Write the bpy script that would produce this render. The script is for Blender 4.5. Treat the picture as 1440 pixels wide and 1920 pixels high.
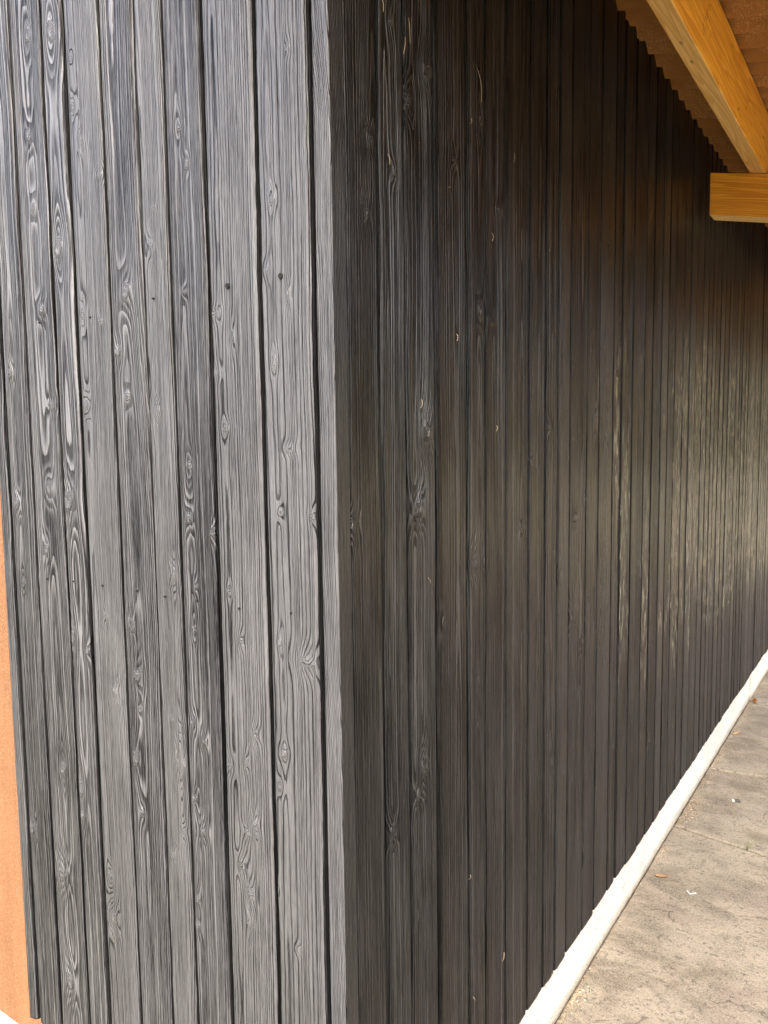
import bpy, math, random
import numpy as np
from mathutils import Matrix, Vector

for o in list(bpy.data.objects):
    bpy.data.objects.remove(o, do_unlink=True)
scene = bpy.context.scene
C = scene.collection
PI = math.pi

# ------------------------------------------------------------------ camera
cd = bpy.data.cameras.new('camera')
cam = bpy.data.objects.new('camera', cd); C.objects.link(cam)
cd.sensor_fit = 'VERTICAL'; cd.sensor_height = 24.0; cd.lens = 24.0 * 1442.0 / 1920.0
cd.clip_start = 0.02; cd.clip_end = 3000.0
RIGHT = Vector((0.827411, 0.561449, -0.012856))
UP = Vector((-0.038974, 0.080243, 0.996013))
FWD = Vector((-0.560242, 0.823611, -0.088276))
M4 = Matrix.Identity(4)
for i in range(3):
    M4[i][0] = RIGHT[i]; M4[i][1] = UP[i]; M4[i][2] = -FWD[i]
M4[2][3] = 1.55
cam.matrix_world = M4
scene.camera = cam
scene.render.resolution_x = 768; scene.render.resolution_y = 1024

# ------------------------------------------------------------------ sky, sun, exposure
SUN_DIR = Vector((0.34, -0.58, 0.74)).normalized()        # towards the sun
w = bpy.data.worlds.new('World'); scene.world = w; w.use_nodes = True
nt = w.node_tree; nt.nodes.clear()
sky = nt.nodes.new('ShaderNodeTexSky'); sky.sky_type = 'NISHITA'; sky.sun_disc = False
sky.sun_elevation = math.asin(SUN_DIR.z)
sky.sun_rotation = math.atan2(SUN_DIR.x, SUN_DIR.y)
sky.air_density = 1.0; sky.dust_density = 5.0; sky.ozone_density = 1.0
bg = nt.nodes.new('ShaderNodeBackground'); bg.inputs['Strength'].default_value = 0.15
wo = nt.nodes.new('ShaderNodeOutputWorld')
nt.links.new(sky.outputs[0], bg.inputs[0]); nt.links.new(bg.outputs[0], wo.inputs[0])
sd = bpy.data.lights.new('sun', 'SUN'); sd.energy = 0.6; sd.angle = math.radians(28); sd.color = (1.0, 0.94, 0.85)
so = bpy.data.objects.new('sun', sd); C.objects.link(so)
so.rotation_euler = SUN_DIR.to_track_quat('Z', 'Y').to_euler(); so.location = (-4, -5, 8)
scene.view_settings.view_transform = 'Standard'; scene.view_settings.look = 'None'
scene.view_settings.gamma = 1.0; scene.view_settings.exposure = 2.42

# ------------------------------------------------------------------ helpers
def mesh_obj(name, verts, faces, mat=None, parent=None, smooth=False):
    me = bpy.data.meshes.new(name)
    me.from_pydata([tuple(v) for v in verts], [], faces); me.update()
    o = bpy.data.objects.new(name, me); C.objects.link(o)
    for m in (mat if isinstance(mat, (list, tuple)) else [mat]):
        if m: me.materials.append(m)
    if parent: o.parent = parent
    if smooth: me.polygons.foreach_set('use_smooth', [True] * len(me.polygons))
    return o
def tag(o, label=None, cat=None, group=None, kind=None):
    if label: o['label'] = label
    if cat: o['category'] = cat
    if group: o['group'] = group
    if kind: o['kind'] = kind
    return o
def empty(name, loc, label, cat, group=None):
    o = bpy.data.objects.new(name, None); C.objects.link(o); o.location = loc
    o.empty_display_size = 0.1
    return tag(o, label, cat, group)
def keep(o, parent):                                    # parent without moving (parents are unrotated)
    o.parent = parent
    p = parent; off = Vector((0, 0, 0))
    while p: off += p.location; p = p.parent
    o.location = Vector(o.location) - off
    return o
def box(p0, p1, bev=0.0):
    """box with chamfered edges as verts, faces"""
    import bmesh
    bm = bmesh.new()
    bmesh.ops.create_cube(bm, size=1.0)
    c = [(a + b) / 2 for a, b in zip(p0, p1)]; s = [abs(b - a) for a, b in zip(p0, p1)]
    for v in bm.verts: v.co = Vector((v.co.x * s[0] + c[0], v.co.y * s[1] + c[1], v.co.z * s[2] + c[2]))
    if bev: bmesh.ops.bevel(bm, geom=list(bm.edges), offset=bev, segments=2, affect='EDGES', profile=0.5)
    vs = [v.co.copy() for v in bm.verts]; fs = [[v.index for v in f.verts] for f in bm.faces]
    bm.free(); return vs, fs

def vn1(x, seed):                                       # smooth 1-D value noise in [-1,1]
    rs = np.random.RandomState(seed); g = rs.rand(512) * 2 - 1
    x = np.asarray(x, float) + 40.0; i = np.floor(x).astype(int); f = x - i; f = f * f * (3 - 2 * f)
    return g[i % 512] * (1 - f) + g[(i + 1) % 512] * f
def vn2(x, y, seed):
    rs = np.random.RandomState(seed); g = rs.rand(64, 64) * 2 - 1
    x = np.asarray(x, float) + 32; y = np.asarray(y, float) + 32
    i = np.floor(x).astype(int); j = np.floor(y).astype(int); f = x - i; h = y - j
    f = f * f * (3 - 2 * f); h = h * h * (3 - 2 * h)
    a = g[i % 64, j % 64]; b = g[(i + 1) % 64, j % 64]; c = g[i % 64, (j + 1) % 64]; d = g[(i + 1) % 64, (j + 1) % 64]
    return (a * (1 - f) + b * f) * (1 - h) + (c * (1 - f) + d * f) * h

class NB:                                               # small node-graph builder
    def __init__(s, name):
        s.m = bpy.data.materials.new(name); s.m.use_nodes = True
        s.t = s.m.node_tree; s.t.nodes.clear()
        s.out = s.t.nodes.new('ShaderNodeOutputMaterial'); s.b = s.n('ShaderNodeBsdfPrincipled')
        s.t.links.new(s.b.outputs[0], s.out.inputs[0])
    def n(s, k, ins=None, **props):
        nd = s.t.nodes.new(k)
        for a, v in props.items(): setattr(nd, a, v)
        for a, v in (ins or {}).items(): s.set(nd.inputs[a], v)
        return nd
    def set(s, sock, v):
        if hasattr(v, 'bl_idname') and hasattr(v, 'is_output'): s.t.links.new(v, sock)
        elif hasattr(v, 'outputs'): s.t.links.new(v.outputs[0], sock)
        else:
            if isinstance(v, (tuple, list)) and len(v) == 3 and sock.type == 'RGBA': v = (*v, 1)
            sock.default_value = v
    def math(s, op, a, b=0.0, c=None, clamp=False):
        nd = s.n('ShaderNodeMath', operation=op, use_clamp=clamp)
        s.set(nd.inputs[0], a); s.set(nd.inputs[1], b)
        if c is not None: s.set(nd.inputs[2], c)
        return nd.outputs[0]
    def mr(s, v, a, b, c=0.0, d=1.0, smooth=True):
        nd = s.n('ShaderNodeMapRange', interpolation_type='SMOOTHSTEP' if smooth else 'LINEAR')
        s.set(nd.inputs[0], v)
        for i, x in enumerate((a, b, c, d)): s.set(nd.inputs[i + 1], x)
        return nd.outputs[0]
    def mix(s, f, a, b, blend='MIX'):
        nd = s.n('ShaderNodeMix', data_type='RGBA', blend_type=blend)
        s.set(nd.inputs[0], f); s.set(nd.inputs[6], a); s.set(nd.inputs[7], b)
        return nd.outputs[2]
    def noise(s, vec, scale, detail=3, rough=0.55, dist=0.0):
        nd = s.n('ShaderNodeTexNoise', {'Scale': scale, 'Detail': detail, 'Roughness': rough, 'Distortion': dist})
        s.set(nd.inputs['Vector'], vec); return nd.outputs[0]
    def scale(s, vec, xyz, off=None):
        nd = s.n('ShaderNodeVectorMath', operation='MULTIPLY'); s.set(nd.inputs[0], vec); nd.inputs[1].default_value = xyz
        if off is None: return nd.outputs[0]
        a = s.n('ShaderNodeVectorMath', operation='ADD'); s.set(a.inputs[0], nd.outputs[0]); s.set(a.inputs[1], off)
        return a.outputs[0]
    def objvec(s, rnd=True):
        tc = s.n('ShaderNodeTexCoord').outputs['Object']
        if not rnd: return tc
        oi = s.n('ShaderNodeObjectInfo').outputs['Random']
        a = s.n('ShaderNodeVectorMath', operation='ADD'); s.set(a.inputs[0], tc)
        cx = s.n('ShaderNodeCombineXYZ'); s.set(cx.inputs[0], s.math('MULTIPLY', oi, 37.0)); s.set(cx.inputs[1], s.math('MULTIPLY', oi, 11.0)); s.set(cx.inputs[2], s.math('MULTIPLY', oi, 53.0))
        s.set(a.inputs[1], cx.outputs[0]); return a.outputs[0]
    def bump(s, h, dist, strength=1.0, normal=None):
        nd = s.n('ShaderNodeBump', {'Height': h, 'Distance': dist, 'Strength': strength})
        if normal is not None: s.set(nd.inputs['Normal'], normal)
        s.set(s.b.inputs['Normal'], nd.outputs[0]); return nd.outputs[0]
    def fin(s, col=None, rough=None, spec=None):
        if col is not None: s.set(s.b.inputs['Base Color'], col)
        if rough is not None: s.set(s.b.inputs['Roughness'], rough)
        if spec is not None: s.set(s.b.inputs['Specular IOR Level'], spec)
        return s.m

# ------------------------------------------------------------------ materials
def plank_material(name, dark, light, rough, bumpd, spec=0.5, specks=False, lumpy=0.4, glint=None):
    b = NB(name)
    F = b.n('ShaderNodeAttribute', attribute_name='ring').outputs['Fac']
    K = b.n('ShaderNodeAttribute', attribute_name='knot').outputs['Fac']
    sty = b.n('ShaderNodeAttribute', attribute_name='style').outputs['Fac']
    tone = b.n('ShaderNodeAttribute', attribute_name='tone').outputs['Fac']
    co = b.objvec()
    fib = b.noise(b.scale(co, (420, 420, 7)), 1.0, 3, 0.65)           # fibres along the board
    fine = b.noise(b.scale(co, (1000, 1000, 40)), 1.0, 2, 0.6)
    wob = b.noise(b.scale(co, (70, 70, 16)), 1.0, 3, 0.6)
    blot = b.noise(b.scale(co, (9, 9, 2.2)), 1.0, 3, 0.55)
    Fw = b.math('ADD', F, b.math('MULTIPLY', b.math('SUBTRACT', wob, 0.5), 0.35))
    fr = b.math('FRACT', Fw)
    wn = b.n('ShaderNodeTexWhiteNoise', noise_dimensions='1D'); b.set(wn.inputs['W'], b.math('FLOOR', Fw))
    thin = b.math('MULTIPLY', b.math('MULTIPLY', b.mr(fr, 0.25, 0.80), b.mr(fr, 1.0, 0.88)), b.mr(wn.outputs['Value'], 0, 1, 0.35, 1.0, False))
    broad = b.math('SUBTRACT', 1.0, b.math('MULTIPLY', b.math('MULTIPLY', b.mr(fr, 0.55, 0.80), b.mr(fr, 0.98, 0.86)), b.mr(wn.outputs['Value'], 0, 1, 0.40, 0.9, False)))
    ridge = b.math('ADD', b.math('MULTIPLY', thin, b.math('SUBTRACT', 1.0, sty)), b.math('MULTIPLY', broad, sty))
    # strength of the relief drifts over the face (worn and less worn places)
    wear = b.mr(b.noise(b.scale(co, (16, 16, 3)), 1.0, 2), 0.3, 0.7, 0.45, 1.0)
    ridge = b.math('MULTIPLY', ridge, b.math('ADD', b.math('MULTIPLY', wear, b.math('SUBTRACT', 1.0, sty)), sty))
    lump = b.noise(b.scale(co, (75, 75, 6)), 1.0, 2, 0.5)
    h = b.math('ADD', b.math('MULTIPLY', ridge, 1.0), b.math('ADD', b.math('MULTIPLY', fib, 0.4), b.math('MULTIPLY', fine, 0.18)))
    h = b.math('ADD', h, b.math('MULTIPLY', lump, lumpy))
    h = b.math('ADD', h, b.math('MULTIPLY', K, 0.25))
    f = b.math('ADD', b.math('MULTIPLY', ridge, b.math('SUBTRACT', 0.80, b.math('MULTIPLY', sty, 0.30))), b.math('MULTIPLY', b.math('SUBTRACT', fib, 0.5), 1.15))
    f = b.math('ADD', f, b.math('MULTIPLY', b.math('SUBTRACT', fine, 0.5), 0.75))
    f = b.math('ADD', f, b.math('MULTIPLY', b.math('SUBTRACT', blot, 0.5), 0.5))
    f = b.math('ADD', f, b.math('SUBTRACT', b.math('ADD', 0.13, b.math('MULTIPLY', K, 0.22)), b.math('MULTIPLY', sty, 0.10)), clamp=True)
    col = b.mix(f, dark, light)
    cx = b.n('ShaderNodeCombineXYZ'); [b.set(cx.inputs[i], tone) for i in range(3)]
    col = b.mix(1.0, col, cx.outputs[0], 'MULTIPLY')
    if glint:                                                       # painted glints: tan highlight flecks in the band where the far boards reflect
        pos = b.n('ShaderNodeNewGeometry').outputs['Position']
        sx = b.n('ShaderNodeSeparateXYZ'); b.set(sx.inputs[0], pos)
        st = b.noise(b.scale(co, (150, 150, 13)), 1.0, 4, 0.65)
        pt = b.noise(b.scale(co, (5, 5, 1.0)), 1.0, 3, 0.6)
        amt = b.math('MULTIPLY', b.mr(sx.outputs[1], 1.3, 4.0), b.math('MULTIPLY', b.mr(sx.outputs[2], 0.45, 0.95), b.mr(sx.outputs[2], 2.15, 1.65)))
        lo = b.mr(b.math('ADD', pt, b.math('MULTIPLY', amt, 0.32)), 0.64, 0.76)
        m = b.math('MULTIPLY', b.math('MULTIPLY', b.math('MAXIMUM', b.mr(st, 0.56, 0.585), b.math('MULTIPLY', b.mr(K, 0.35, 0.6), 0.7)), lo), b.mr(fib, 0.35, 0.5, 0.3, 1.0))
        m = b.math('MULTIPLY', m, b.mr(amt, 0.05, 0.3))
        col = b.mix(m, col, glint)
    if specks:                                                     # fluff and dust caught on the boards
        vo = b.n('ShaderNodeTexVoronoi', {'Scale': 24.0, 'Randomness': 1.0}); b.set(vo.inputs['Vector'], b.scale(co, (1.6, 1.6, 1)))
        sep = b.n('ShaderNodeSeparateColor'); b.set(sep.inputs[0], vo.outputs['Color'])
        m = b.math('MULTIPLY', b.mr(vo.outputs['Distance'], 0.055, 0.03), b.math('GREATER_THAN', sep.outputs[0], 0.8))
        col = b.mix(m, col, (0.45, 0.36, 0.25))
    b.bump(h, bumpd)
    r = b.math('ADD', rough, b.math('MULTIPLY', b.math('SUBTRACT', blot, 0.5), 0.25))
    return b.fin(col, r, b.mr(f, 0.05, 0.75, spec * 0.25, spec * 1.35, False))

M = {}
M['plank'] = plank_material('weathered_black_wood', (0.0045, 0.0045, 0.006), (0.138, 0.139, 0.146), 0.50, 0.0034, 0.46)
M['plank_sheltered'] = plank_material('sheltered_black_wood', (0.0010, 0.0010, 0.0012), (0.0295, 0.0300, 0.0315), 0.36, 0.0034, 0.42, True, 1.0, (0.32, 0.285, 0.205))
M['plank_edge'] = plank_material('black_stained_edge', (0.0015, 0.0015, 0.0016), (0.012, 0.012, 0.012), 0.6, 0.0015, 0.25)

def flat_mat(name, col, rough=0.8):
    b = NB(name); n = b.noise(b.objvec(False), 30, 3)
    c2 = tuple(x * 0.7 for x in col)
    return b.fin(b.mix(n, col, c2), rough)
M['backing'] = flat_mat('black_membrane', (0.006, 0.006, 0.007), 0.9)
M['hole'] = flat_mat('hole_black', (0.004, 0.004, 0.004), 1.0)
M['ink'] = flat_mat('stamp_ink', (0.035, 0.022, 0.01), 0.8)

def glazed_wood(name, a, c, d, axis):
    """oiled spruce; axis = grain direction"""
    b = NB(name); co = b.objvec()
    if axis == 0:                                        # rafters fall with the roof: turn the grain along them
        vr = b.n('ShaderNodeVectorRotate', rotation_type='Y_AXIS'); b.set(vr.inputs['Vector'], co); vr.inputs['Angle'].default_value = -math.atan(0.22)
        co = vr.outputs[0]
    s1 = [170, 170, 170]; s1[axis] = 3.0
    s2 = [38, 38, 38]; s2[axis] = 1.1
    wn = b.noise(b.scale(co, tuple(x * 0.4 for x in s2)), 1.0, 2)
    g = b.noise(b.scale(co, tuple(s1)), 1.0, 3)
    rings = b.math('FRACT', b.math('ADD', b.math('MULTIPLY', b.noise(b.scale(co, tuple(s2)), 1.0, 1, 0.4), 9.0), b.math('MULTIPLY', wn, 2.0)))
    late = b.math('MULTIPLY', b.mr(rings, 0.0, 0.8), b.mr(rings, 1.0, 0.9))
    col = b.mix(b.math('MULTIPLY', late, 0.95), a, c)
    col = b.mix(b.mr(g, 0.5, 0.7, 0, 0.6), col, c)
    kn = b.n('ShaderNodeTexVoronoi', {'Scale': 1.0}); s3 = [26, 26, 26]; s3[axis] = 9
    b.set(kn.inputs['Vector'], b.scale(co, tuple(s3)))
    sep = b.n('ShaderNodeSeparateColor'); b.set(sep.inputs[0], kn.outputs['Color'])
    km = b.math('MULTIPLY', b.mr(kn.outputs['Distance'], 0.16, 0.05), b.math('GREATER_THAN', sep.outputs[1], 0.72))
    col = b.mix(b.math('MULTIPLY', km, 0.8), col, d)
    b.bump(b.math('ADD', late, g), 0.0005, 0.6)
    return b.fin(col, 0.5, 0.4)
M['beam_y'] = glazed_wood('honey_glazed_spruce_along', (0.90, 0.46, 0.050), (0.68, 0.28, 0.024), (0.2, 0.07, 0.012), 1)
M['beam_x'] = glazed_wood('honey_glazed_spruce_across', (0.88, 0.41, 0.035), (0.64, 0.24, 0.016), (0.2, 0.07, 0.012), 0)
M['beam_under_y'] = glazed_wood('pale_spruce_underside_along', (0.82, 0.54, 0.20), (0.64, 0.38, 0.11), (0.2, 0.09, 0.03), 1)
M['beam_under_x'] = glazed_wood('pale_spruce_underside_across', (0.84, 0.58, 0.22), (0.70, 0.44, 0.13), (0.2, 0.09, 0.03), 0)
M['beam_z'] = glazed_wood('honey_glazed_spruce_upright', (0.88, 0.41, 0.035), (0.64, 0.24, 0.016), (0.2, 0.07, 0.012), 2)

def sheet_mat():
    b = NB('brown_bitumen_sheet'); co = b.objvec(False)
    n1 = b.noise(b.scale(co, (14, 14, 14)), 1.0, 3); n2 = b.noise(co, 190, 3, 0.7)
    n3 = b.noise(b.scale(co, (6, 6, 6)), 1.0, 2)
    col = b.mix(n1, (0.25, 0.108, 0.022), (0.37, 0.17, 0.040))
    m = b.math('MULTIPLY', b.mr(n2, 0.50, 0.64), b.mr(n3, 0.42, 0.62))
    col = b.mix(b.math('MULTIPLY', m, 0.75), col, (0.55, 0.33, 0.14))
    b.bump(n2, 0.002, 0.7)
    return b.fin(col, 0.75, 0.3)
M['sheet'] = sheet_mat()

def plinth_mat():
    b = NB('cream_roughcast'); co = b.objvec(False)
    n = b.noise(co, 150, 4, 0.75); g = b.noise(co, 5, 4, 0.6); m = b.noise(co, 480, 2, 0.6)
    col = b.mix(b.mr(g, 0.3, 0.7), (0.66, 0.635, 0.575), (0.57, 0.545, 0.475))
    col = b.mix(b.mr(n, 0.54, 0.60, 0, 0.9), col, (0.20, 0.185, 0.155))
    col = b.mix(b.mr(m, 0.60, 0.72, 0, 0.5), col, (0.80, 0.78, 0.72))
    sz = b.n('ShaderNodeSeparateXYZ'); b.set(sz.inputs[0], b.n('ShaderNodeNewGeometry').outputs['Position'])
    soil = b.math('MULTIPLY', b.mr(b.math('ADD', sz.outputs[2], b.math('MULTIPLY', b.math('SUBTRACT', g, 0.5), 0.05)), 0.030, 0.004), 0.55)
    col = b.mix(soil, col, (0.30, 0.235, 0.15))
    b.bump(b.math('ADD', n, b.math('MULTIPLY', m, 0.4)), 0.006, 0.8)
    return b.fin(col, 0.9, 0.2)
M['plinth'] = plinth_mat()

def rust_mat():
    b = NB('rust_orange_render'); co = b.objvec(False)
    n = b.noise(co, 260, 4, 0.75); g = b.noise(b.scale(co, (14, 14, 2.0)), 1.0, 5, 0.65); d = b.noise(co, 34, 4, 0.7)
    col = b.mix(b.mr(g, 0.36, 0.64), (0.225, 0.106, 0.048), (0.180, 0.082, 0.036))
    col = b.mix(b.mr(n, 0.54, 0.62, 0, 0.7), col, (0.34, 0.20, 0.10))
    col = b.mix(b.mr(n, 0.46, 0.38, 0, 0.3), col, (0.12, 0.054, 0.024))
    col = b.mix(b.mr(d, 0.58, 0.68, 0, 0.25), col, (0.11, 0.050, 0.024))
    b.bump(b.math('ADD', n, d), 0.003, 0.7)
    return b.fin(col, 0.75, 0.3)
M['rust'] = rust_mat()

def slab_mat():
    b = NB('stamped_concrete'); co = b.n('ShaderNodeNewGeometry').outputs['Position']
    a = b.noise(b.scale(co, (3.2, 4.0, 1)), 1.0, 8, 0.66, 0.35)
    s = b.noise(b.scale(co, (9, 13, 1)), 1.0, 7, 0.72, 0.5)
    f = b.noise(co, 70, 6, 0.75); p = b.noise(co, 300, 3, 0.7); sp = b.noise(co, 26, 4, 0.75)
    pk = b.noise(b.scale(co, (4.5, 4.5, 1)), 1.0, 4, 0.6, 0.4)
    ag = b.noise(co, 150, 3, 0.7)
    col = b.mix(b.mr(a, 0.40, 0.60), (0.150, 0.124, 0.088), (0.262, 0.226, 0.168))
    col = b.mix(b.mr(s, 0.50, 0.62, 0, 0.6), col, (0.285, 0.240, 0.175))
    col = b.mix(b.mr(s, 0.48, 0.38, 0, 0.4), col, (0.115, 0.097, 0.075))
    col = b.mix(b.mr(pk, 0.52, 0.66, 0, 0.45), col, (0.19, 0.145, 0.115))
    col = b.mix(b.math('MULTIPLY', b.mr(f, 0.50, 0.58), b.mr(sp, 0.46, 0.56, 0, 0.75)), col, (0.060, 0.052, 0.042))
    col = b.mix(b.mr(ag, 0.52, 0.60, 0, 0.45), col, (0.27, 0.24, 0.19))
    col = b.mix(b.mr(ag, 0.47, 0.40, 0, 0.45), col, (0.090, 0.073, 0.052))
    col = b.mix(b.mr(p, 0.57, 0.66, 0, 0.55), col, (0.34, 0.31, 0.255))
    col = b.mix(b.mr(p, 0.43, 0.35, 0, 0.5), col, (0.06, 0.05, 0.038))
    cr = b.n('ShaderNodeTexVoronoi', {'Scale': 3.1}, feature='DISTANCE_TO_EDGE'); dv = b.noise(co, 9, 4, 0.6)
    cv = b.n('ShaderNodeVectorMath', operation='ADD'); b.set(cv.inputs[0], co); b.set(cv.inputs[1], b.scale(b.n('ShaderNodeTexNoise', {'Vector': co, 'Scale': 9.0, 'Detail': 4.0}).outputs['Color'], (0.16, 0.16, 0)))
    b.set(cr.inputs['Vector'], cv.outputs[0])
    crack = b.math('MULTIPLY', b.mr(cr.outputs['Distance'], 0.010, 0.003), b.mr(pk, 0.50, 0.58))
    col = b.mix(b.math('MULTIPLY', crack, 0.6), col, (0.05, 0.042, 0.032))
    h = b.math('ADD', b.math('MULTIPLY', s, 0.9), b.math('ADD', b.math('MULTIPLY', f, 0.3), b.math('ADD', b.math('MULTIPLY', a, 0.8), b.math('MULTIPLY', p, 0.06))))
    b.bump(h, 0.010, 0.7)
    return b.fin(col, 0.78, 0.3)
M['slab'] = slab_mat()

def bed_mat():
    b = NB('gritty_bed'); co = b.n('ShaderNodeNewGeometry').outputs['Position']
    f = b.noise(co, 140, 4, 0.7)
    b.bump(f, 0.01)
    return b.fin(b.mix(b.mr(f, 0.35, 0.65), (0.035, 0.028, 0.02), (0.10, 0.08, 0.055)), 0.95, 0.2)
M['bed'] = bed_mat()

def ground_mat():
    b = NB('pale_gravel_and_dry_grass'); co = b.n('ShaderNodeNewGeometry').outputs['Position']
    a = b.noise(co, 0.35, 5); f = b.noise(co, 22, 5, 0.7)
    col = b.mix(b.mr(a, 0.4, 0.62), (0.40, 0.34, 0.23), (0.20, 0.20, 0.085))
    col = b.mix(b.mr(f, 0.4, 0.7, 0, 0.6), col, (0.46, 0.40, 0.28))
    b.bump(f, 0.03)
    return b.fin(col, 0.95, 0.2)
M['ground'] = ground_mat()
def scrub_mat():
    b = NB('olive_scrub'); co = b.n('ShaderNodeNewGeometry').outputs['Position']
    a = b.noise(co, 0.12, 5, 0.65); f = b.noise(co, 0.9, 5, 0.7)
    col = b.mix(b.mr(a, 0.38, 0.62), (0.15, 0.125, 0.06), (0.045, 0.050, 0.018))
    col = b.mix(b.mr(f, 0.45, 0.7, 0, 0.7), col, (0.20, 0.165, 0.09))
    b.bump(f, 1.5)
    return b.fin(col, 0.95, 0.1)
M['scrub'] = scrub_mat()

# ------------------------------------------------------------------ geometry constants (metres, camera above the origin)
XW, YW = -0.7184, 0.9253           # planes of the sheltered wall (x) and the exposed wall (y)
SL = 0.22                          # fall of the lean-to roof
ZT = lambda x: 2.441 - SL * x      # top of the rafters
NRM = Vector((SL, 0, 1)).normalized(); DWN = Vector((1, 0, -SL)).normalized()

# ------------------------------------------------------------------ setting
def slab_mesh(poly, z0, z1, bev=0.008, seed=0):
    """irregular flag: outline subdivided and wobbled, chamfered top edge"""
    rs = random.Random(seed); pts = []
    for i in range(len(poly)):
        a = Vector(poly[i]); c = Vector(poly[(i + 1) % len(poly)]); n = max(2, int((c - a).length / 0.03))
        nrm = Vector((-(c - a).y, (c - a).x)).normalized()
        for k in range(n):
            pts.append(a + (c - a) * k / n + nrm * rs.uniform(-0.0018, 0.0018))
    cen = sum(pts, Vector((0, 0))) / len(pts); n = len(pts)
    inn = [p + (cen - p).normalized() * bev for p in pts]
    vs = [(p.x, p.y, z0) for p in pts] + [(p.x, p.y, z1 - bev * 0.7) for p in pts] + [(p.x, p.y, z1) for p in inn]
    fs = []
    for i in range(n):
        j = (i + 1) % n
        fs += [(i, j, n + j, n + i), (n + i, n + j, 2 * n + j, 2 * n + i)]
    fs.append(tuple(range(2 * n, 3 * n)))
    return vs, fs
g = mesh_obj('ground', [(-900, -900, -0.06), (900, -900, -0.06), (900, 900, -0.06), (-900, 900, -0.06)], [(0, 1, 2, 3)], M['ground'])
tag(g, kind='structure')
vs, fs = box((-0.78, -3.0, -0.12), (2.3, 10.2, -0.016))
patio = mesh_obj('patio', vs, fs, M['bed']); tag(patio, kind='structure')
hv = []; hf = []; hn = 40
for i in range(hn + 1):
    az = math.radians(-70 + 160 * i / hn)                           # from the left of +y round to +x
    for k, (r, z) in enumerate(((38, -.1), (48, 3.2), (62, 8.5), (80, 13.5), (110, 16.0), (160, 12.0), (240, -1.0))):
        zz = z * (1 + .25 * math.sin(i * .55 + k) + .12 * math.sin(i * 1.7)) if z > 0 else z
        hv.append((r * math.sin(az), r * math.cos(az), zz))
for i in range(hn):
    for k in range(6): a = i * 7 + k; hf.append((a, a + 1, a + 8, a + 7))
hill = mesh_obj('added_hillside', hv, [f[::-1] for f in hf], M['scrub'], smooth=True); tag(hill, kind='structure')  # unseen hill, added to give the far boards a warm reflection
# joints across the patio: (y at the wall, y at the outer end)
JT = [(-2.9, -2.9), (-0.9, -0.85), (1.15, 1.2), (3.113, 2.91), (3.76, 4.02), (4.86, 4.95), (6.05, 6.15), (7.4, 7.45), (8.7, 8.75), (10.1, 10.1)]
for col, (xa, xb) in enumerate(((-0.722, 0.62), (0.632, 2.25))):
    for i in range(len(JT) - 1):
        ya0, yb0 = JT[i]; ya1, yb1 = JT[i + 1]
        if col: ya0, yb0 = yb0, yb0; ya1, yb1 = yb1, yb1
        gp = 0.008
        vs, fs = slab_mesh([(xa, ya0 + gp), (xb, yb0 + gp), (xb, yb1 - gp), (xa, ya1 - gp)], -0.06, 0.0, 0.005, 10 * col + i)
        mesh_obj('concrete_slab', vs, fs, M['slab'], patio)

# ------------------------------------------------------------------ the building
bld = empty('timber_building', (-1.6, 2.2, 0), 'building corner clad in vertical black-stained timber boards above a cream plinth', 'building')
vs, fs = box((-3.4, YW + 0.024, 0.26), (XW - 0.026, YW + 0.052, 3.0))
front = keep(mesh_obj('front_wall', vs, fs, M['backing']), bld)
vs, fs = box((XW - 0.055, YW + 0.054, 0.17), (XW - 0.024, 10.0, 3.0))
side = keep(mesh_obj('side_wall', vs, fs, M['backing']), bld)
side['label'] = 'long wall of black boards in the shelter of the lean-to roof'
front['label'] = 'weathered silvery end wall of black boards'

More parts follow.
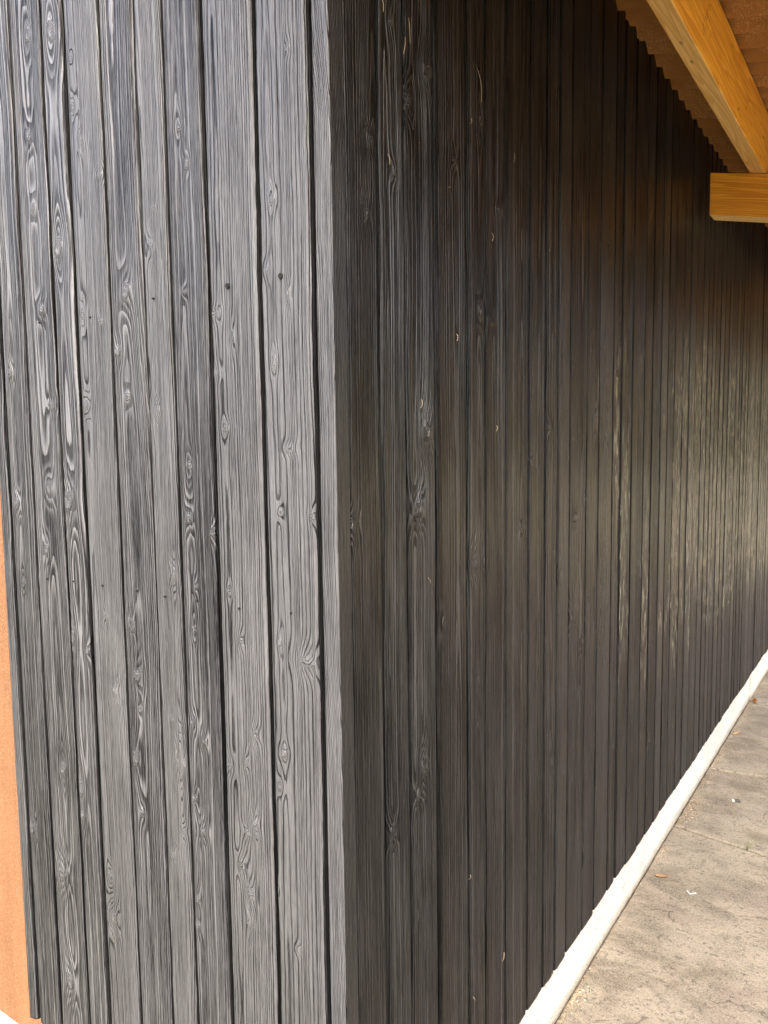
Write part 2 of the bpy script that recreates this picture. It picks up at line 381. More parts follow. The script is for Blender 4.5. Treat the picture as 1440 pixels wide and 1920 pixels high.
def plank(name, width, length, origin, udir, ndir, parent, mat, knots=(), rw=0.004, u0=0.0, d0=0.01, dsl=0.008,
          dn=0.006, seed=0, thick=0.022, res=(0.004, 0.009), rl=0.004, rr=0.004, proud=0.0, twist=0.0, wob=0.0008, off=0.0, style=0.0, tone=1.0):
    """one board; u across (0 at its middle), v up, front face outwards. knots: (u, v, ru, rv)"""
    hw = width / 2
    nu = max(5, int((width - rl - rr) / res[0])); nv = max(6, int(length / res[1]))
    prof = [(-hw, -thick), (-hw, -rl - .002)] + [(-hw + rl - rl * math.cos(PI / 2 * k / 3), -rl + rl * math.sin(PI / 2 * k / 3)) for k in range(4)]
    for i in range(1, nu): prof.append((-hw + rl + (width - rl - rr) * i / nu, 0.0))
    prof += [(hw - rr + rr * math.sin(PI / 2 * k / 3), -rr + rr * math.cos(PI / 2 * k / 3)) for k in range(4)] + [(hw, -rr - .002), (hw, -thick)]
    P = np.array(prof); npf = len(P)
    v = np.linspace(0, length, nv + 1)
    U = np.repeat(P[None, :, 0], nv + 1, 0); D = np.repeat(P[None, :, 1], nv + 1, 0); V = np.repeat(v[:, None], npf, 1)
    # ring field: distance to a pith line running under the face
    u0v = u0 + 0.006 * vn1(V * 1.1, seed + 1) + 0.002 * vn1(V * 6, seed + 2)
    dv = d0 + dsl * (V - length * 0.5) + dn * vn1(V * 1.7, seed + 3) + dn * 0.35 * vn1(V * 6.5, seed + 4)
    UE = U + np.sign(U) * np.clip(-D - 0.004, 0, 1)          # carry the grain round onto the board's sides
    r = np.sqrt((UE - u0v) ** 2 + dv ** 2 + 1e-6) + 0.0010 * vn2(U * 45, V * 5, seed + 5) + 0.0005 * vn2(U * 110, V * 22, seed + 6)
    F = r / rw; F = F + 0.9 * vn1(F * 0.37, seed + 20) + 0.35 * vn1(F * 1.1, seed + 21); K = np.zeros_like(F); B = np.zeros_like(F)
    for q, (ku, kv, ru, rv) in enumerate(knots):
        e = ((U - ku) / (ru * 1.5)) ** 2 + ((V - kv) / (rv * 2.6)) ** 2
        rs = random.Random(seed * 31 + q); sg = -1.0 if rs.random() < 0.35 else 1.0
        F = F + sg * 1.4 * max(1.0, min(ru, rv) / rw * 0.8) * np.exp(-e)
    for q, (ku, kv, ru, rv) in enumerate(knots):
        tl = random.Random(seed * 7 + q).uniform(-0.35, 0.35)
        du, dq = U - ku, V - kv; du2 = du + tl * dq
        e = np.sqrt((du2 / ru) ** 2 + (dq / rv) ** 2)
        m = np.clip((0.78 - e) / 0.25, 0, 1); m = m * m * (3 - 2 * m)
        F = F * (1 - m) + m * (np.round(F[np.unravel_index(np.argmin(e), e.shape)]) + e * max(1.6, 2.4 * min(ru, rv) / rw * 0.9))
        K = np.maximum(K, np.clip(1.25 - e, 0, 1) ** 1.0)
        B += 0.0016 * min(1.0, min(ru, rv) / 0.010) * np.exp(-(e * 0.9) ** 2)
    # shape: warped edges, undulating face, knots standing proud
    eL = wob * (vn1(V * 5, seed + 8) + 0.7 * vn1(V * 23, seed + 9) + 0.45 * vn1(V * 70, seed + 18)); eR = wob * (vn1(V * 5, seed + 10) + 0.7 * vn1(V * 21, seed + 11) + 0.45 * vn1(V * 74, seed + 19))
    t = U / hw
    US = U + np.where(t < 0, eL * np.clip(-t * 2 - 1, 0, 1), eR * np.clip(t * 2 - 1, 0, 1))
    fm = (D > -thick * 0.9)
    rel = 0.00055 * (np.clip(F % 1.0, 0, 0.8) / 0.8) if res[0] < 0.003 else 0.0
    DS = D + fm * (proud + twist * t - 0.0008 * t * t + 0.0006 * vn2(U * 18, V * 3.0, seed + 12) + B)
    ud = np.array(udir); nd_ = np.array(ndir)
    base = 0.0025 * vn1(np.array([seed * 0.37]), 77)[0] + off
    co = US[..., None] * ud + DS[..., None] * nd_ + V[..., None] * np.array([0, 0, 1.0])
    co[0, :, 2] += base + 0.0012 * vn1(np.arange(npf) * 0.9, seed + 13)
    co = co.reshape(-1, 3)
    idx = np.arange((nv + 1) * npf).reshape(nv + 1, npf)
    q = np.stack([idx[:-1, :-1], idx[:-1, 1:], idx[1:, 1:], idx[1:, :-1]], -1).reshape(-1, 4)
    handed = np.dot(np.cross(ud, [0, 0, 1.0]), nd_)
    if handed < 0: q = q[:, ::-1]
    caps = [tuple(idx[0][::-1]), tuple(idx[-1])] if handed > 0 else [tuple(idx[0]), tuple(idx[-1][::-1])]
    me = bpy.data.meshes.new(name)
    me.from_pydata(co, [], [tuple(x) for x in q.tolist()] + caps); me.update()
    me.polygons.foreach_set('use_smooth', [True] * len(q) + [False] * 2)
    for nm, arr in (('ring', F), ('knot', K), ('style', np.full_like(F, style)), ('tone', np.full_like(F, tone))):
        at = me.attributes.new(nm, 'FLOAT', 'POINT'); at.data.foreach_set('value', arr.reshape(-1).astype(np.float32))
    me.materials.append(mat)
    if True:                                # milled edges inside the joints never weathered: still black stain
        me.materials.append(M['plank_sheltered'] if name == 'corner_batten' else M['plank_edge'])
        side_cols = np.zeros(npf - 1, np.int32); side_cols[[0, 1, npf - 2, npf - 3] + ([npf - 4] if name == 'plank' else []) + ([2, 3] if mat is M['plank_sheltered'] else [])] = 1  # sheltered boards: rounded edges blackened too, painting shade into the joints
        me.polygons.foreach_set('material_index', np.concatenate([np.tile(side_cols, nv), [1, 1]]).astype(np.int32))
    o = bpy.data.objects.new(name, me); C.objects.link(o); o.location = origin
    return keep(o, parent)

# exposed end wall: board edges along x, then knots (x, z, rx, rz)
LG = [-1.652, -1.615, -1.529, -1.421, -1.348, -1.2415, -1.1475, -1.074, -0.980, -0.8645, -0.7535]
LK = {
    1: [(-1.586,1.431,.0144,.0116),(-1.596,.696,.0172,.0129),(-1.578,1.262,.0124,.0095),(-1.585,1.71,.0122,.01)],
    2: [(-1.46,2.358,.0161,.0213),(-1.476,2.171,.0147,.014),(-1.472,2.031,.011,.0123),(-1.461,1.83,.0148,.0105),(-1.444,1.639,.0148,.0086),(-1.467,1.468,.017,.0177),(-1.486,1.339,.0155,.0159),(-1.523,1.273,.0099,.0081),(-1.468,.868,.0176,.0193),(-1.489,.623,.0242,.0175),(-1.482,.376,.0223,.0207)],
    3: [(-1.381,2.34,.022,.0283),(-1.393,1.941,.0245,.0241),(-1.397,1.442,.0253,.0282),(-1.409,1.161,.0166,.0249),(-1.407,.839,.0188,.026),(-1.406,.778,.0113,.0119),(-1.36,1.14,.0089,.0089)],
    4: [(-1.327,2.279,.0082,.0056),(-1.326,2.19,.0098,.0076),(-1.306,2.127,.0097,.0085),(-1.256,2.053,.0141,.0066),(-1.326,1.632,.0119,.0103),(-1.269,1.788,.0096,.0079),(-1.326,1.805,.0084,.012),(-1.279,1.071,.0152,.0088),(-1.319,.671,.0107,.0094),(-1.316,.585,.0161,.0142),(-1.294,1.219,.0085,.0054)],
    5: [(-1.195,1.832,.0182,.019),(-1.223,1.727,.014,.0117),(-1.2,1.642,.0092,.0098),(-1.218,1.21,.016,.0168),(-1.206,1.112,.0176,.0148),(-1.218,.948,.0146,.0218),(-1.208,.837,.0097,.0099),(-1.204,1.047,.0064,.0064)],
    6: [(-1.113,1.969,.007,.0054),(-1.119,1.902,.0113,.0109),(-1.125,1.617,.0131,.0095),(-1.093,1.316,.0115,.0118),(-1.113,1.046,.0074,.0062),(-1.093,.968,.0162,.0248),(-1.093,.834,.0074,.0063),(-1.121,.782,.0122,.0097)],
    7: [(-1.035,2.084,.0091,.0085),(-1.021,2.021,.0078,.0069),(-1.036,1.813,.0067,.0053),(-1.038,1.515,.0122,.0112),(-1.045,1.425,.0124,.0114),(-.989,1.4,.0092,.0084),(-1.035,1.302,.0083,.0087),(-1.042,1.224,.0083,.0098),(-1.051,1.051,.0099,.009),(-1.027,1.021,.0097,.008),(-1.054,.907,.01,.0082),(-1.037,.848,.0128,.0082),(-1.057,.713,.0087,.0095),(-1.06,.66,.0088,.0085)],
    8: [(-.967,1.769,.0176,.0052),(-.926,1.73,.0061,.012),(-.974,1.672,.0153,.0053),(-.947,1.58,.0113,.0062),(-.952,1.301,.0077,.0056),(-.927,1.22,.0076,.0065),(-.965,.989,.0119,.0078),(-.922,1.007,.0077,.0077),(-.901,1.059,.0112,.0085),(-.926,.879,.0103,.0069),(-.907,.899,.0114,.0087),(-.941,.814,.0131,.01),(-.922,.768,.0117,.0119),(-.927,.718,.0078,.0141)],
    9: [(-.793,2.143,.0063,.006),(-.83,1.932,.0099,.008),(-.847,1.825,.0079,.0074),(-.803,1.784,.0065,.0097),(-.835,1.682,.0079,.0083),(-.806,1.545,.0133,.005),(-.832,1.443,.0069,.006),(-.763,1.439,.0075,.0075),(-.839,1.228,.007,.0081),(-.78,1.205,.0288,.0105),(-.836,1.041,.0118,.0083),(-.847,.981,.0108,.0065),(-.814,.705,.0071,.0038),(-.859,.794,.0049,.0077)],
}
# ring width, pith offset, pith depth, depth slope, depth noise, left/right edge rounding, twist
LP = {
    0: (.0042, -.02, .010, .004, .004, .004, .005, -.002), 1: (.0048, -.006, .012, .010, .008, .004, .007, -.001),
    2: (.0054, .004, .010, .010, .009, .004, .005, 0.0),   3: (.0058, .0, .014, .014, .009, .004, .007, .0015),
    4: (.0034, -.03, .012, .003, .005, .005, .005, 0.0),   5: (.0054, -.004, .012, .010, .010, .004, .012, -.0015),
    6: (.0032, -.034, .010, .004, .005, .004, .008, 0.0),  7: (.0046, -.016, .010, .006, .007, .005, .007, 0.0),
    8: (.0046, -.030, .009, .004, .005, .005, .007, 0.0),  9: (.0056, -.026, .010, .005, .006, .005, .006, .001),
}
ZL, ZR, ZTOP = 0.227, 0.156, 2.98
for i in range(len(LG) - 1):
    a, c = LG[i], LG[i + 1]; gap = 0.0085 if i > 2 else 0.0105
    wd = c - a - gap; mid = (a + c) / 2
    rw, u0, d0, dsl, dn, rl, rr, tw = LP[i]
    kn = [(x - mid, z - ZL, rx * 0.8, rz) for x, z, rx, rz in LK.get(i, [])]
    plank('plank', wd, 2.5, (mid, YW, ZL), (1, 0, 0), (0, -1, 0), front, M['plank'], kn, rw, u0, d0, dsl, dn,
          seed=100 + i * 17, thick=0.023, res=(0.0028, 0.006), rl=rl, rr=rr, proud=[0.004, 0, -.001, .001, 0, 0, -.001, .001, 0, .001][i], twist=tw, style=(0, 0, 0, 0, 1, 0, 1, 0, 1, 1)[i], tone=(1, .95, 1, 1.15, .95, 1.05, .95, 1.05, .95, .95)[i])

# corner batten: exposed face silvered, sheltered face dark
def batten():
    a = plank('corner_batten', 0.0345, 2.52, (XW - 0.01735, YW + 0.003, ZR + 0.02), (1, 0, 0), (0, -1, 0), bld, M['plank'], (), .0034, -.05, .03, .03, .03,
              seed=411, thick=0.034, res=(0.0028, 0.007), rl=.004, rr=.002, twist=.0015, wob=.0004, style=1, tone=.95)
    return a
batten()

# sheltered long wall: board edges along y
RG = [.961, 1.054, 1.131, 1.229, 1.352, 1.430, 1.532, 1.652, 1.750, 1.829, 1.910, 2.034, 2.135, 2.259, 2.336, 2.446, 2.577, 2.673, 2.783, 2.877, 2.969, 3.092, 3.197, 3.299, 3.42, 3.52, 3.606, 3.686, 3.78]
rnd = random.Random(5)
while RG[-1] < 9.8: RG.append(round(RG[-1] + rnd.choice((.078, .098, .103, .122)), 3))
RK = [(1.196,1.568,.0205,.0191),(1.166,1.433,.02,.0153),(1.177,.951,.0171,.0163),(1.154,.907,.0111,.0101),(1.206,2.198,.0217,.0161),(1.144,2.128,.0135,.0138),(2.211,1.606,.0287,.0306),(2.828,1.617,.0362,.0338),(1.95,1.351,.0237,.0113),(2.183,1.096,.0287,.0381),(2.321,1.813,.0257,.0312),(1.66,1.505,.0183,.0098),(1.254,1.212,.0102,.0124),(1.933,1.083,.0276,.0173),(1.617,1.355,.0177,.0073),(.966,1.423,.0127,.0101),(1.025,2.026,.0117,.0081),(1.015,1.911,.0101,.0114),(1.492,2.032,.0176,.0085),(1.454,1.8,.0147,.0086),(1.3,2.073,.0122,.0077)]
for i in range(len(RG) - 1):
    a, c = RG[i], RG[i + 1]; gap = 0.0075; wd = c - a - gap; mid = (a + c) / 2
    kn = [(y - mid, z - ZR, min(ry, .018), rz) for y, z, ry, rz in RK if a + .004 < y < c - .004]
    if i > 8 or not kn:
        for _ in range(rnd.choice((3, 4, 5, 7))):
            kn.append((rnd.uniform(-.4, .4) * wd, rnd.uniform(.2, 2.3), rnd.uniform(.006, .013), rnd.uniform(.006, .016)))
    near = i < 14; far = i > 30
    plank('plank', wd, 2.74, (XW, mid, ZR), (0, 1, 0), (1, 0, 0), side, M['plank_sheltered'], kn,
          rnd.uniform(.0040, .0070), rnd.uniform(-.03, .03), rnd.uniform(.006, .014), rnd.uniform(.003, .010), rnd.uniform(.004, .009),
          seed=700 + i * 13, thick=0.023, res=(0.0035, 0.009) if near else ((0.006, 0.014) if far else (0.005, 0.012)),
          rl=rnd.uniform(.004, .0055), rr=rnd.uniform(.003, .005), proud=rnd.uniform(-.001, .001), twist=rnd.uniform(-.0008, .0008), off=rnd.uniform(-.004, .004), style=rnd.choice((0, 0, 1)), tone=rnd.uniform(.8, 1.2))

# nail holes in two rows on the exposed boards
for x, z in ((-.933,1.811),(-.817,1.812),(-1.118,1.812),(-.812,1.280),(-.928,1.275),(-1.031,1.277),(-1.117,1.276),(-1.196,1.279),(-1.301,1.279),(-1.396,1.279),(-1.487,1.276),(-1.469,1.804),(-1.301,1.798)):
    big = z > 1.7 and x > -.95
    r = 0.0036 if big else 0.0015; n = 10
    vs = [(x, YW - 0.0032, z)] + [(x + r * (1 + .2 * math.sin(3 * k)) * math.cos(2 * PI * k / n), YW - 0.0034, z + 1.25 * r * math.sin(2 * PI * k / n)) for k in range(n)] \
        + [(x + 1.1 * r * math.cos(2 * PI * k / n), YW + 0.003, z + 1.3 * r * math.sin(2 * PI * k / n)) for k in range(n)]
    fs = [(0, 1 + (k + 1) % n, 1 + k) for k in range(n)] + [(1 + k, 1 + (k + 1) % n, 1 + n + (k + 1) % n, 1 + n + k) for k in range(n)]
    keep(mesh_obj('nail_hole', vs, [f[::-1] for f in fs], M['hole']), front)

# plinth, rust-orange wall beside the boards, main roof
def rough_slab(name, p0, p1, step, mat, parent, jit=0.0012, seed=1, face='x'):
    """box whose outward face and top edge are slightly uneven"""
    rs = np.random.RandomState(seed)
    (x0, y0, z0), (x1, y1, z1) = p0, p1
    n = max(2, int(((y1 - y0) if face == 'x' else (x1 - x0)) / step)); vs = []; fs = []
    for i in range(n + 1):
        t = i / n; j = rs.uniform(-jit, jit, 3)
        if face == 'x':
            y = y0 + (y1 - y0) * t
            ring = [(x0, y, z0), (x1 + j[0], y, z0), (x1 + j[1], y, z1 - .006), (x1 - .005 + j[1], y, z1 + j[2] * .5), (x0, y, z1)]
        else:
            x = x0 + (x1 - x0) * t
            ring = [(x, y1, z0), (x, y0 + j[0], z0), (x, y0 + j[1], z1 - .006), (x, y0 + .005 + j[1], z1 + j[2] * .5), (x, y1, z1)]
        vs += ring
    for i in range(n):
        for k in range(5):
            a = i * 5 + k; c = i * 5 + (k + 1) % 5
            fs.append((a, c, c + 5, a + 5) if face == 'x' else (a, c, c + 5, a + 5))
    fs += [(4, 3, 2, 1, 0), tuple(n * 5 + k for k in range(5))]
    o = mesh_obj(name, vs, fs, mat)
    import bmesh
    bm = bmesh.new(); bm.from_mesh(o.data); bmesh.ops.recalc_face_normals(bm, faces=bm.faces); bm.to_mesh(o.data); bm.free()
    return keep(o, parent)
rough_slab('plinth', (XW - .30, YW + .05, -.06), (XW - .010, 4.93, .168), .03, M['plinth'], bld, seed=3)
rough_slab('plinth', (XW - .30, 4.936, -.06), (XW - .004, 10.0, .168), .05, M['plinth'], bld, seed=4)
rough_slab('plinth', (-3.4, YW + .054, -.06), (XW - .31, YW + .35, .088), .03, M['plinth'], bld, seed=5, face='y')
vs, fs = box((-3.4, YW + .060, .09), (XW - .06, YW + .30, 2.95), .002)
rw_ = keep(mesh_obj('rendered_wall', vs, fs, M['rust']), bld); rw_['label'] = 'rust-orange rendered wall beyond the edge of the boards'
# front backing only behind the boards, so that the rendered wall shows beside them
for v in front.data.vertices:
    if v.co.x < -2: v.co.x = -1.645
vs, fs = box((-3.6, YW - .06, 3.0), (XW + .06, 10.2, 3.12), .01)
keep(mesh_obj('roof_slab', vs, fs, M['backing']), bld)

# ------------------------------------------------------------------ lean-to roof over the patio
lean = empty('lean_to_roof', (0.6, 4.8, 0), 'honey-coloured timber lean-to roof with brown corrugated sheets beside the black wall', 'roof')
def beam(name, pts_xz, y0, y1, mat, bev=.003):
    """prism with the given xz outline between y0 and y1, edges eased"""
    import bmesh
    bm = bmesh.new()
    a = [bm.verts.new((x, y0, z)) for x, z in pts_xz]; c = [bm.verts.new((x, y1, z)) for x, z in pts_xz]
    n = len(a); bm.faces.new(a); bm.faces.new(c[::-1])
    for i in range(n): bm.faces.new((a[i], c[i], c[(i + 1) % n], a[(i + 1) % n]))
    bmesh.ops.recalc_face_normals(bm, faces=bm.faces)
    bmesh.ops.bevel(bm, geom=list(bm.edges), offset=bev, segments=2, affect='EDGES', profile=.5)
    me = bpy.data.meshes.new(name); bm.to_mesh(me); bm.free(); me.materials.append(mat)
    if mat in (M['beam_x'], M['beam_y']):                # planed underside left paler
        me.materials.append(M['beam_under_x'] if mat is M['beam_x'] else M['beam_under_y'])
        for p in me.polygons:
            if p.normal.z < -0.9: p.material_index = 1
    o = bpy.data.objects.new(name, me); C.objects.link(o)
    return o
for y in (.95, 3.30, 5.72, 8.3):
    xe = .55
    keep(beam('rafter', [(-.681, ZT(-.681) - .162), (xe, ZT(xe) - .162), (xe, ZT(xe)), (-.681, ZT(-.681))], y, y + .09, M['beam_x']), lean)
    vs, fs = box((.43, y + .005, 0.0), (.52, y + .085, ZT(.52) - .150), .004)
    keep(mesh_obj('post', vs, fs, M['beam_z']), lean)
def purlin(x_right, y0, y1):
    br = Vector((x_right, 0, ZT(x_right) + .002)); bl = br - DWN * .0563; h = .148
    q = [bl, br, br + NRM * h, bl + NRM * h]
    return keep(beam('purlin', [(v.x, v.z) for v in q], y0, y1, M['beam_y'], .0025), lean)
pu = purlin(-.4856, .56, 3.348); purlin(-.4856, 3.350, 9.0)
for x in (.02, .52): purlin(x, .56, 9.0)
# stamped mark on the side of the purlin: short ink strokes
ST = [[(2.1834,.1107),(2.1842,.1074)],[(2.1757,.1038),(2.1815,.0988),(2.182,.1065)],[(2.1982,.1145),(2.199,.1111)],[(2.1947,.1093),(2.2003,.0992)],[(2.1729,.0928),(2.1784,.0907)],[(2.1813,.0963),(2.1784,.0907)],[(2.1787,.0878),(2.1743,.0835),(2.1824,.0819)],[(2.1847,.0853),(2.1949,.082),(2.1973,.0855)],[(2.1555,.0745),(2.1559,.0698)],[(2.1724,.0765),(2.1706,.0721),(2.1778,.0713),(2.1791,.0755),(2.1724,.0765)],[(2.1852,.0768),(2.1931,.0738),(2.1951,.0765)],[(2.1715,.0675),(2.1732,.0644),(2.1695,.0617)],[(2.1691,.0572),(2.1753,.0566),(2.1696,.0518)],[(2.1784,.0528),(2.178,.0477),(2.1785,.0429)],[(2.1942,.0636),(2.1954,.0571),(2.1929,.0511)],[(2.1929,.0511),(2.1915,.0468),(2.1913,.0442)],[(2.1892,.0434),(2.1941,.0391),(2.1935,.0451)]]
vs = []; fs = []; P0 = Vector((-.4856, 0, ZT(-.4856) + .002))
for s in ST:
    for (a, b_), (c, d) in zip(s[:-1], s[1:]):
        t = Vector((c - a, d - b_)); L = t.length or 1; nn = Vector((-t.y, t.x)) / L * .00075
        k = len(vs)
        for (y, h), sg in (((a, b_), 1), ((c, d), 1), ((c, d), -1), ((a, b_), -1)):
            p = P0 + NRM * (h + nn.y * sg) + DWN * .0006; vs.append((p.x, y + nn.x * sg, p.z))
        fs.append((k, k + 1, k + 2, k + 3))
st = keep(mesh_obj('stamp_mark', vs, fs, M['ink']), pu)
# corrugated sheets
pitch = .0996; A = .0135; yb = 2.36
k0 = -19
def sheet(ka, nb):
    nseg = 12; vs = []; fs = []; xs = np.linspace(-.772, .52, 8)
    ys = [yb + pitch * ka + .0008 + (pitch * nb - .0016) * i / (nb * nseg) for i in range(nb * nseg + 1)]
    for lay in (0, 1):
        for y in ys:
            for x in xs:
                off = .1505 + A - A * math.cos(2 * PI * (y - yb) / pitch) + lay * .003
                b0 = Vector((x, 0, ZT(x))) + NRM * off
                vs.append((b0.x, y, b0.z))
    nx = len(xs); ny = len(ys); N = nx * ny
    for j in range(ny - 1):
        for i in range(nx - 1):
            a = j * nx + i
            fs.append((a, a + nx, a + nx + 1, a + 1)); fs.append((N + a, N + a + 1, N + a + nx + 1, N + a + nx))
    for i in range(nx - 1): fs.append((i, i + 1, N + i + 1, N + i)); c = (ny - 1) * nx + i; fs.append((c + 1, c, N + c, N + c + 1))
    o = mesh_obj('roofing_sheet', vs, fs, M['sheet'], smooth=True)
    return keep(o, lean)
for s in range(9): sheet(k0 + s * 9, 9)
fl = [Vector((x, 0, ZT(x))) + NRM * h for x, h in ((-.785, .183), (-.55, .183), (-.55, .186), (-.785, .186))]
keep(beam('leak_flashing', [(v.x, v.z) for v in fl], .46, 8.5, M['sheet'], .0005), lean)  # unseen strip, added to stop sky light leaking in along the wall

# ------------------------------------------------------------------ small things on the patio
def leaf_mat(name, a, c):
    b = NB(name); n = b.noise(b.objvec(), 90, 3); return b.fin(b.mix(n, a, c), 0.7, 0.3)
M['leaf_tan'] = leaf_mat('dry_leaf_tan', (.26, .17, .09), (.17, .10, .05))
M['leaf_rust'] = leaf_mat('dry_leaf_rust', (.30, .13, .02), (.18, .06, .012))
M['leaf_pale'] = leaf_mat('dry_leaf_pale', (.36, .26, .14), (.26, .17, .08))
M['grass'] = leaf_mat('grass_green', (.13, .17, .04), (.08, .12, .025))
def leaf(loc, length, width, rot, curl, mat, label, cat='leaf'):
    n = 12; m = 5; vs = []; fs = []
    for i in range(n + 1):
        t = i / n; hw = width / 2 * math.sin(PI * min(1, t * 1.0)) ** .7 * (1.1 - .4 * t)
        for j in range(-m, m + 1):
            s = j / m; y = s * hw * (1 + .12 * math.sin(9 * t + j)); x = (t - .5) * length
            z = .0015 + curl * (abs(s) ** 1.6) * width * .6 + curl * .25 * length * (t - .4) ** 2 + .001 * math.sin(17 * t + 3 * s)
            vs.append((x, y, z))
    k = 2 * m + 1
    for i in range(n):
        for j in range(2 * m): a = i * k + j; fs.append((a, a + k, a + k + 1, a + 1))
    top = len(vs)                                       # stalk
    for i in range(5):
        x = length * (.48 + .09 * i); z = .0022 + .001 * i
        vs += [(x, -.0006, z), (x, .0006, z), (x, 0, z + .0011)]
    for i in range(4):
        a = top + 3 * i
        fs += [(a, a + 3, a + 4, a + 1), (a + 1, a + 4, a + 5, a + 2), (a + 2, a + 5, a + 3, a)]
    o = mesh_obj('fallen_leaf', vs, fs, mat, smooth=True)
    o.location = loc; o.rotation_euler.z = rot
    md = o.modifiers.new('thickness', 'SOLIDIFY'); md.thickness = .0006
    return tag(o, label, cat)
leaf((-.668, 2.703, .001), .040, .020, math.radians(24), .5, M['leaf_tan'], 'curled tan dry leaf lying on the slab beside the plinth')
leaf((-.690, 4.88, .001), .05, .026, 1.9, .9, M['leaf_rust'], 'rust-coloured curled leaf against the joint in the plinth')
leaf((-.690, 4.29, .001), .055, .022, 1.2, .35, M['leaf_pale'], 'pale narrow dry leaf flat along the plinth')
leaf((-.235, 2.42, .001), .05, .022, 2.6, .15, M['grass'], 'green narrow leaf lying flat on the open slab')

# grass tuft in the joint
def tuft(loc):
    e = empty('grass_tuft', loc, 'thin green grass tuft growing out of the joint between slabs', 'grass tuft')
    rs = random.Random(3)
    for i in range(8):
        az = rs.uniform(0, 2 * PI); L = rs.uniform(.03, .075); ln = rs.uniform(.3, 1.0); vs = []; fs = []
        for k in range(6):
            t = k / 5; rr = L * ln * t ** 1.4; z = L * t * (1 - .35 * ln * t); wd = .0012 * (1 - t) + .0002
            c = Vector((math.cos(az) * rr, math.sin(az) * rr, z)); sd_ = Vector((-math.sin(az), math.cos(az), 0)) * wd
            vs += [c - sd_, c + Vector((0, 0, wd * .6)), c + sd_]
        for k in range(5):
            a = 3 * k; fs += [(a, a + 1, a + 4, a + 3), (a + 1, a + 2, a + 5, a + 4), (a + 2, a, a + 3, a + 5)]
        mesh_obj('blade', vs, fs, M['grass'], e, smooth=True)
tuft((-.445, 3.073, -.006))

# little square plugs let into the slabs
M['white_plastic'] = flat_mat('white_plastic', (.75, .73, .68), .5)
M['dark_plastic'] = flat_mat('dark_plastic', (.05, .045, .04), .6)
def plug(loc, rot, size, label, dark):
    e = empty('square_plug', loc, label, 'plug'); e.rotation_euler.z = rot
    h = size / 2; t = size * .10
    for i in range(4):
        a = i * PI / 2
        if dark and i not in (1,): m = M['dark_plastic']
        else: m = M['white_plastic'] if (dark or i in (1, 2)) else M['slab']
        vs, fs = box((-h, h - (t * (3 if dark and i == 1 else 1)), 0), (h - t * 1.05, h, .0025), .0006)
        o = mesh_obj('rim', vs, fs, m, e); o.rotation_euler.z = a
    vs, fs = box((-h + t, -h + t, -.002), (h - t, h - t, .0012), .0004)
    mesh_obj('core', vs, fs, M['slab'], e)
    if dark:
        for i in (-1, 0, 1):
            vs, fs = box((-h * .8, i * h * .5 - t * .6, .0013), (h * .8, i * h * .5 + t * .6, .0022), .0003)
            mesh_obj('rib', vs, fs, M['dark_plastic'], e)
plug((-.552, 3.475, .001), .35, .030, 'small white and dark square grid plug in the patio', True)
plug((-.557, 2.667, .001), .75, .024, 'small square plug with pale rim flush in the slab', False)

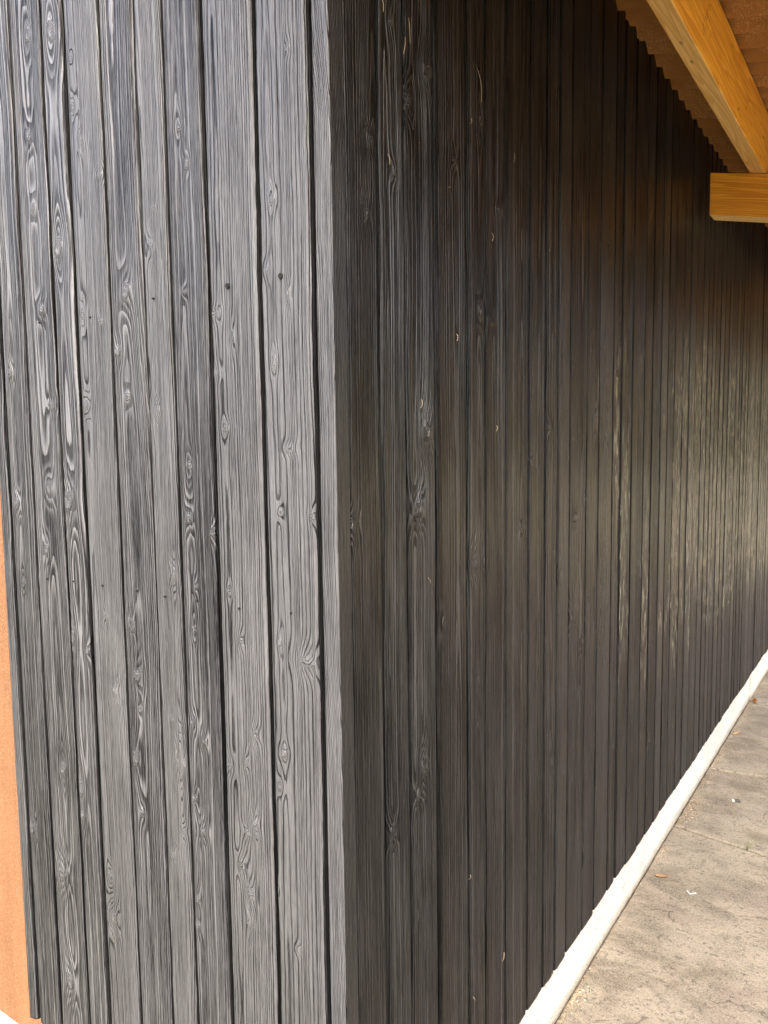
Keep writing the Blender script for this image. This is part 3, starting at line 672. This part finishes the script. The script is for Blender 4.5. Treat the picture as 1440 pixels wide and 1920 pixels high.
# grit and soil gathered along the foot of the plinth
def grit():
    rs = random.Random(9); vs = []; fs = []; mats = []
    spots = [(3.30, .16, .035, 420), (3.62, .2, .02, 160), (3.95, .18, .03, 260), (2.86, .07, .014, 90), (1.97, .06, .016, 110), (4.5, .4, .022, 260), (5.2, .5, .02, 200), (2.3, .6, .006, 130), (1.75, .3, .006, 90), (3.085, .03, .30, 60)]
    for (yc, sy, sx, n) in spots:
        for _ in range(n):
            if sx > .2: x = rs.uniform(-.71, .3); y = 3.113 + (x + .722) * (-.203 / 1.342) + rs.gauss(0, .004); z = -.016
            else: x = -.722 + .004 + abs(rs.gauss(0, sx)); y = rs.gauss(yc, sy * .6); z = 0
            r = rs.uniform(.0008, .0026) * (1.2 if rs.random() < .15 else 1)
            k = len(vs); a0 = rs.uniform(0, 6.28)
            for i in range(4):
                a = a0 + i * PI / 2 + rs.uniform(-.3, .3); q = r * rs.uniform(.7, 1.3)
                vs.append((x + q * math.cos(a), y + q * math.sin(a), z + rs.uniform(0, .3) * r))
            vs.append((x, y, z + r * rs.uniform(.7, 1.3)))
            for i in range(4): fs.append((k + i, k + (i + 1) % 4, k + 4)); mats.append(0)
            mi = 0 if rs.random() < .72 else (1 if rs.random() < .6 else 2)
            mats[-4:] = [mi] * 4
    o = mesh_obj('grit', vs, fs, [flat_mat('grit_tan', (.36, .26, .15), .95), flat_mat('grit_dark', (.05, .04, .03), .95), flat_mat('grit_pale', (.65, .6, .5), .9)])
    o.data.polygons.foreach_set('material_index', mats)
    tag(o, 'loose tan grit and soil gathered along the foot of the plinth', 'grit', kind='stuff')
grit()

def fluff():
    rs = random.Random(21); vs = []; fs = []
    fixed = [(1.01, 2.27, .045, .5), (1.06, 2.245, .03, -.6), (1.125, 2.205, .03, .2), (1.14, 2.235, .04, -.1), (1.40, 2.24, .06, -.3), (1.555, 2.15, .02, .1), (1.36, 2.16, .012, .4), (2.60, 2.28, .05, .6), (1.17, 1.62, .016, .2)]
    pts = fixed + [(1.0 + 4.5 * rs.random() ** 1.5, rs.uniform(.3, 2.4), rs.uniform(.006, .018), rs.uniform(-1, 1)) for _ in range(24)]
    for y, z, L, a in pts:
        n = 5; k = len(vs); bend = rs.uniform(-.5, .5); r = .0003 + .0003 * rs.random()
        for i in range(n + 1):
            t = i / n - .5; yy = y + L * t * math.sin(a + bend * t); zz = z + L * t * math.cos(a + bend * t); xx = XW + .004 + .003 * math.cos(3 * t)
            vs += [(xx, yy - r, zz), (xx + r * 1.6, yy, zz), (xx, yy + r, zz)]
        for i in range(n):
            q = k + 3 * i
            for c in range(3): d = (c + 1) % 3; fs.append((q + c, q + d, q + 3 + d, q + 3 + c))
    o = mesh_obj('straw_fluff', vs, fs, flat_mat('dry_straw', (.30, .235, .14), .9))
    tag(o, 'bits of dry straw and cobweb fluff caught on the sheltered black boards', 'straw', kind='stuff')
fluff()
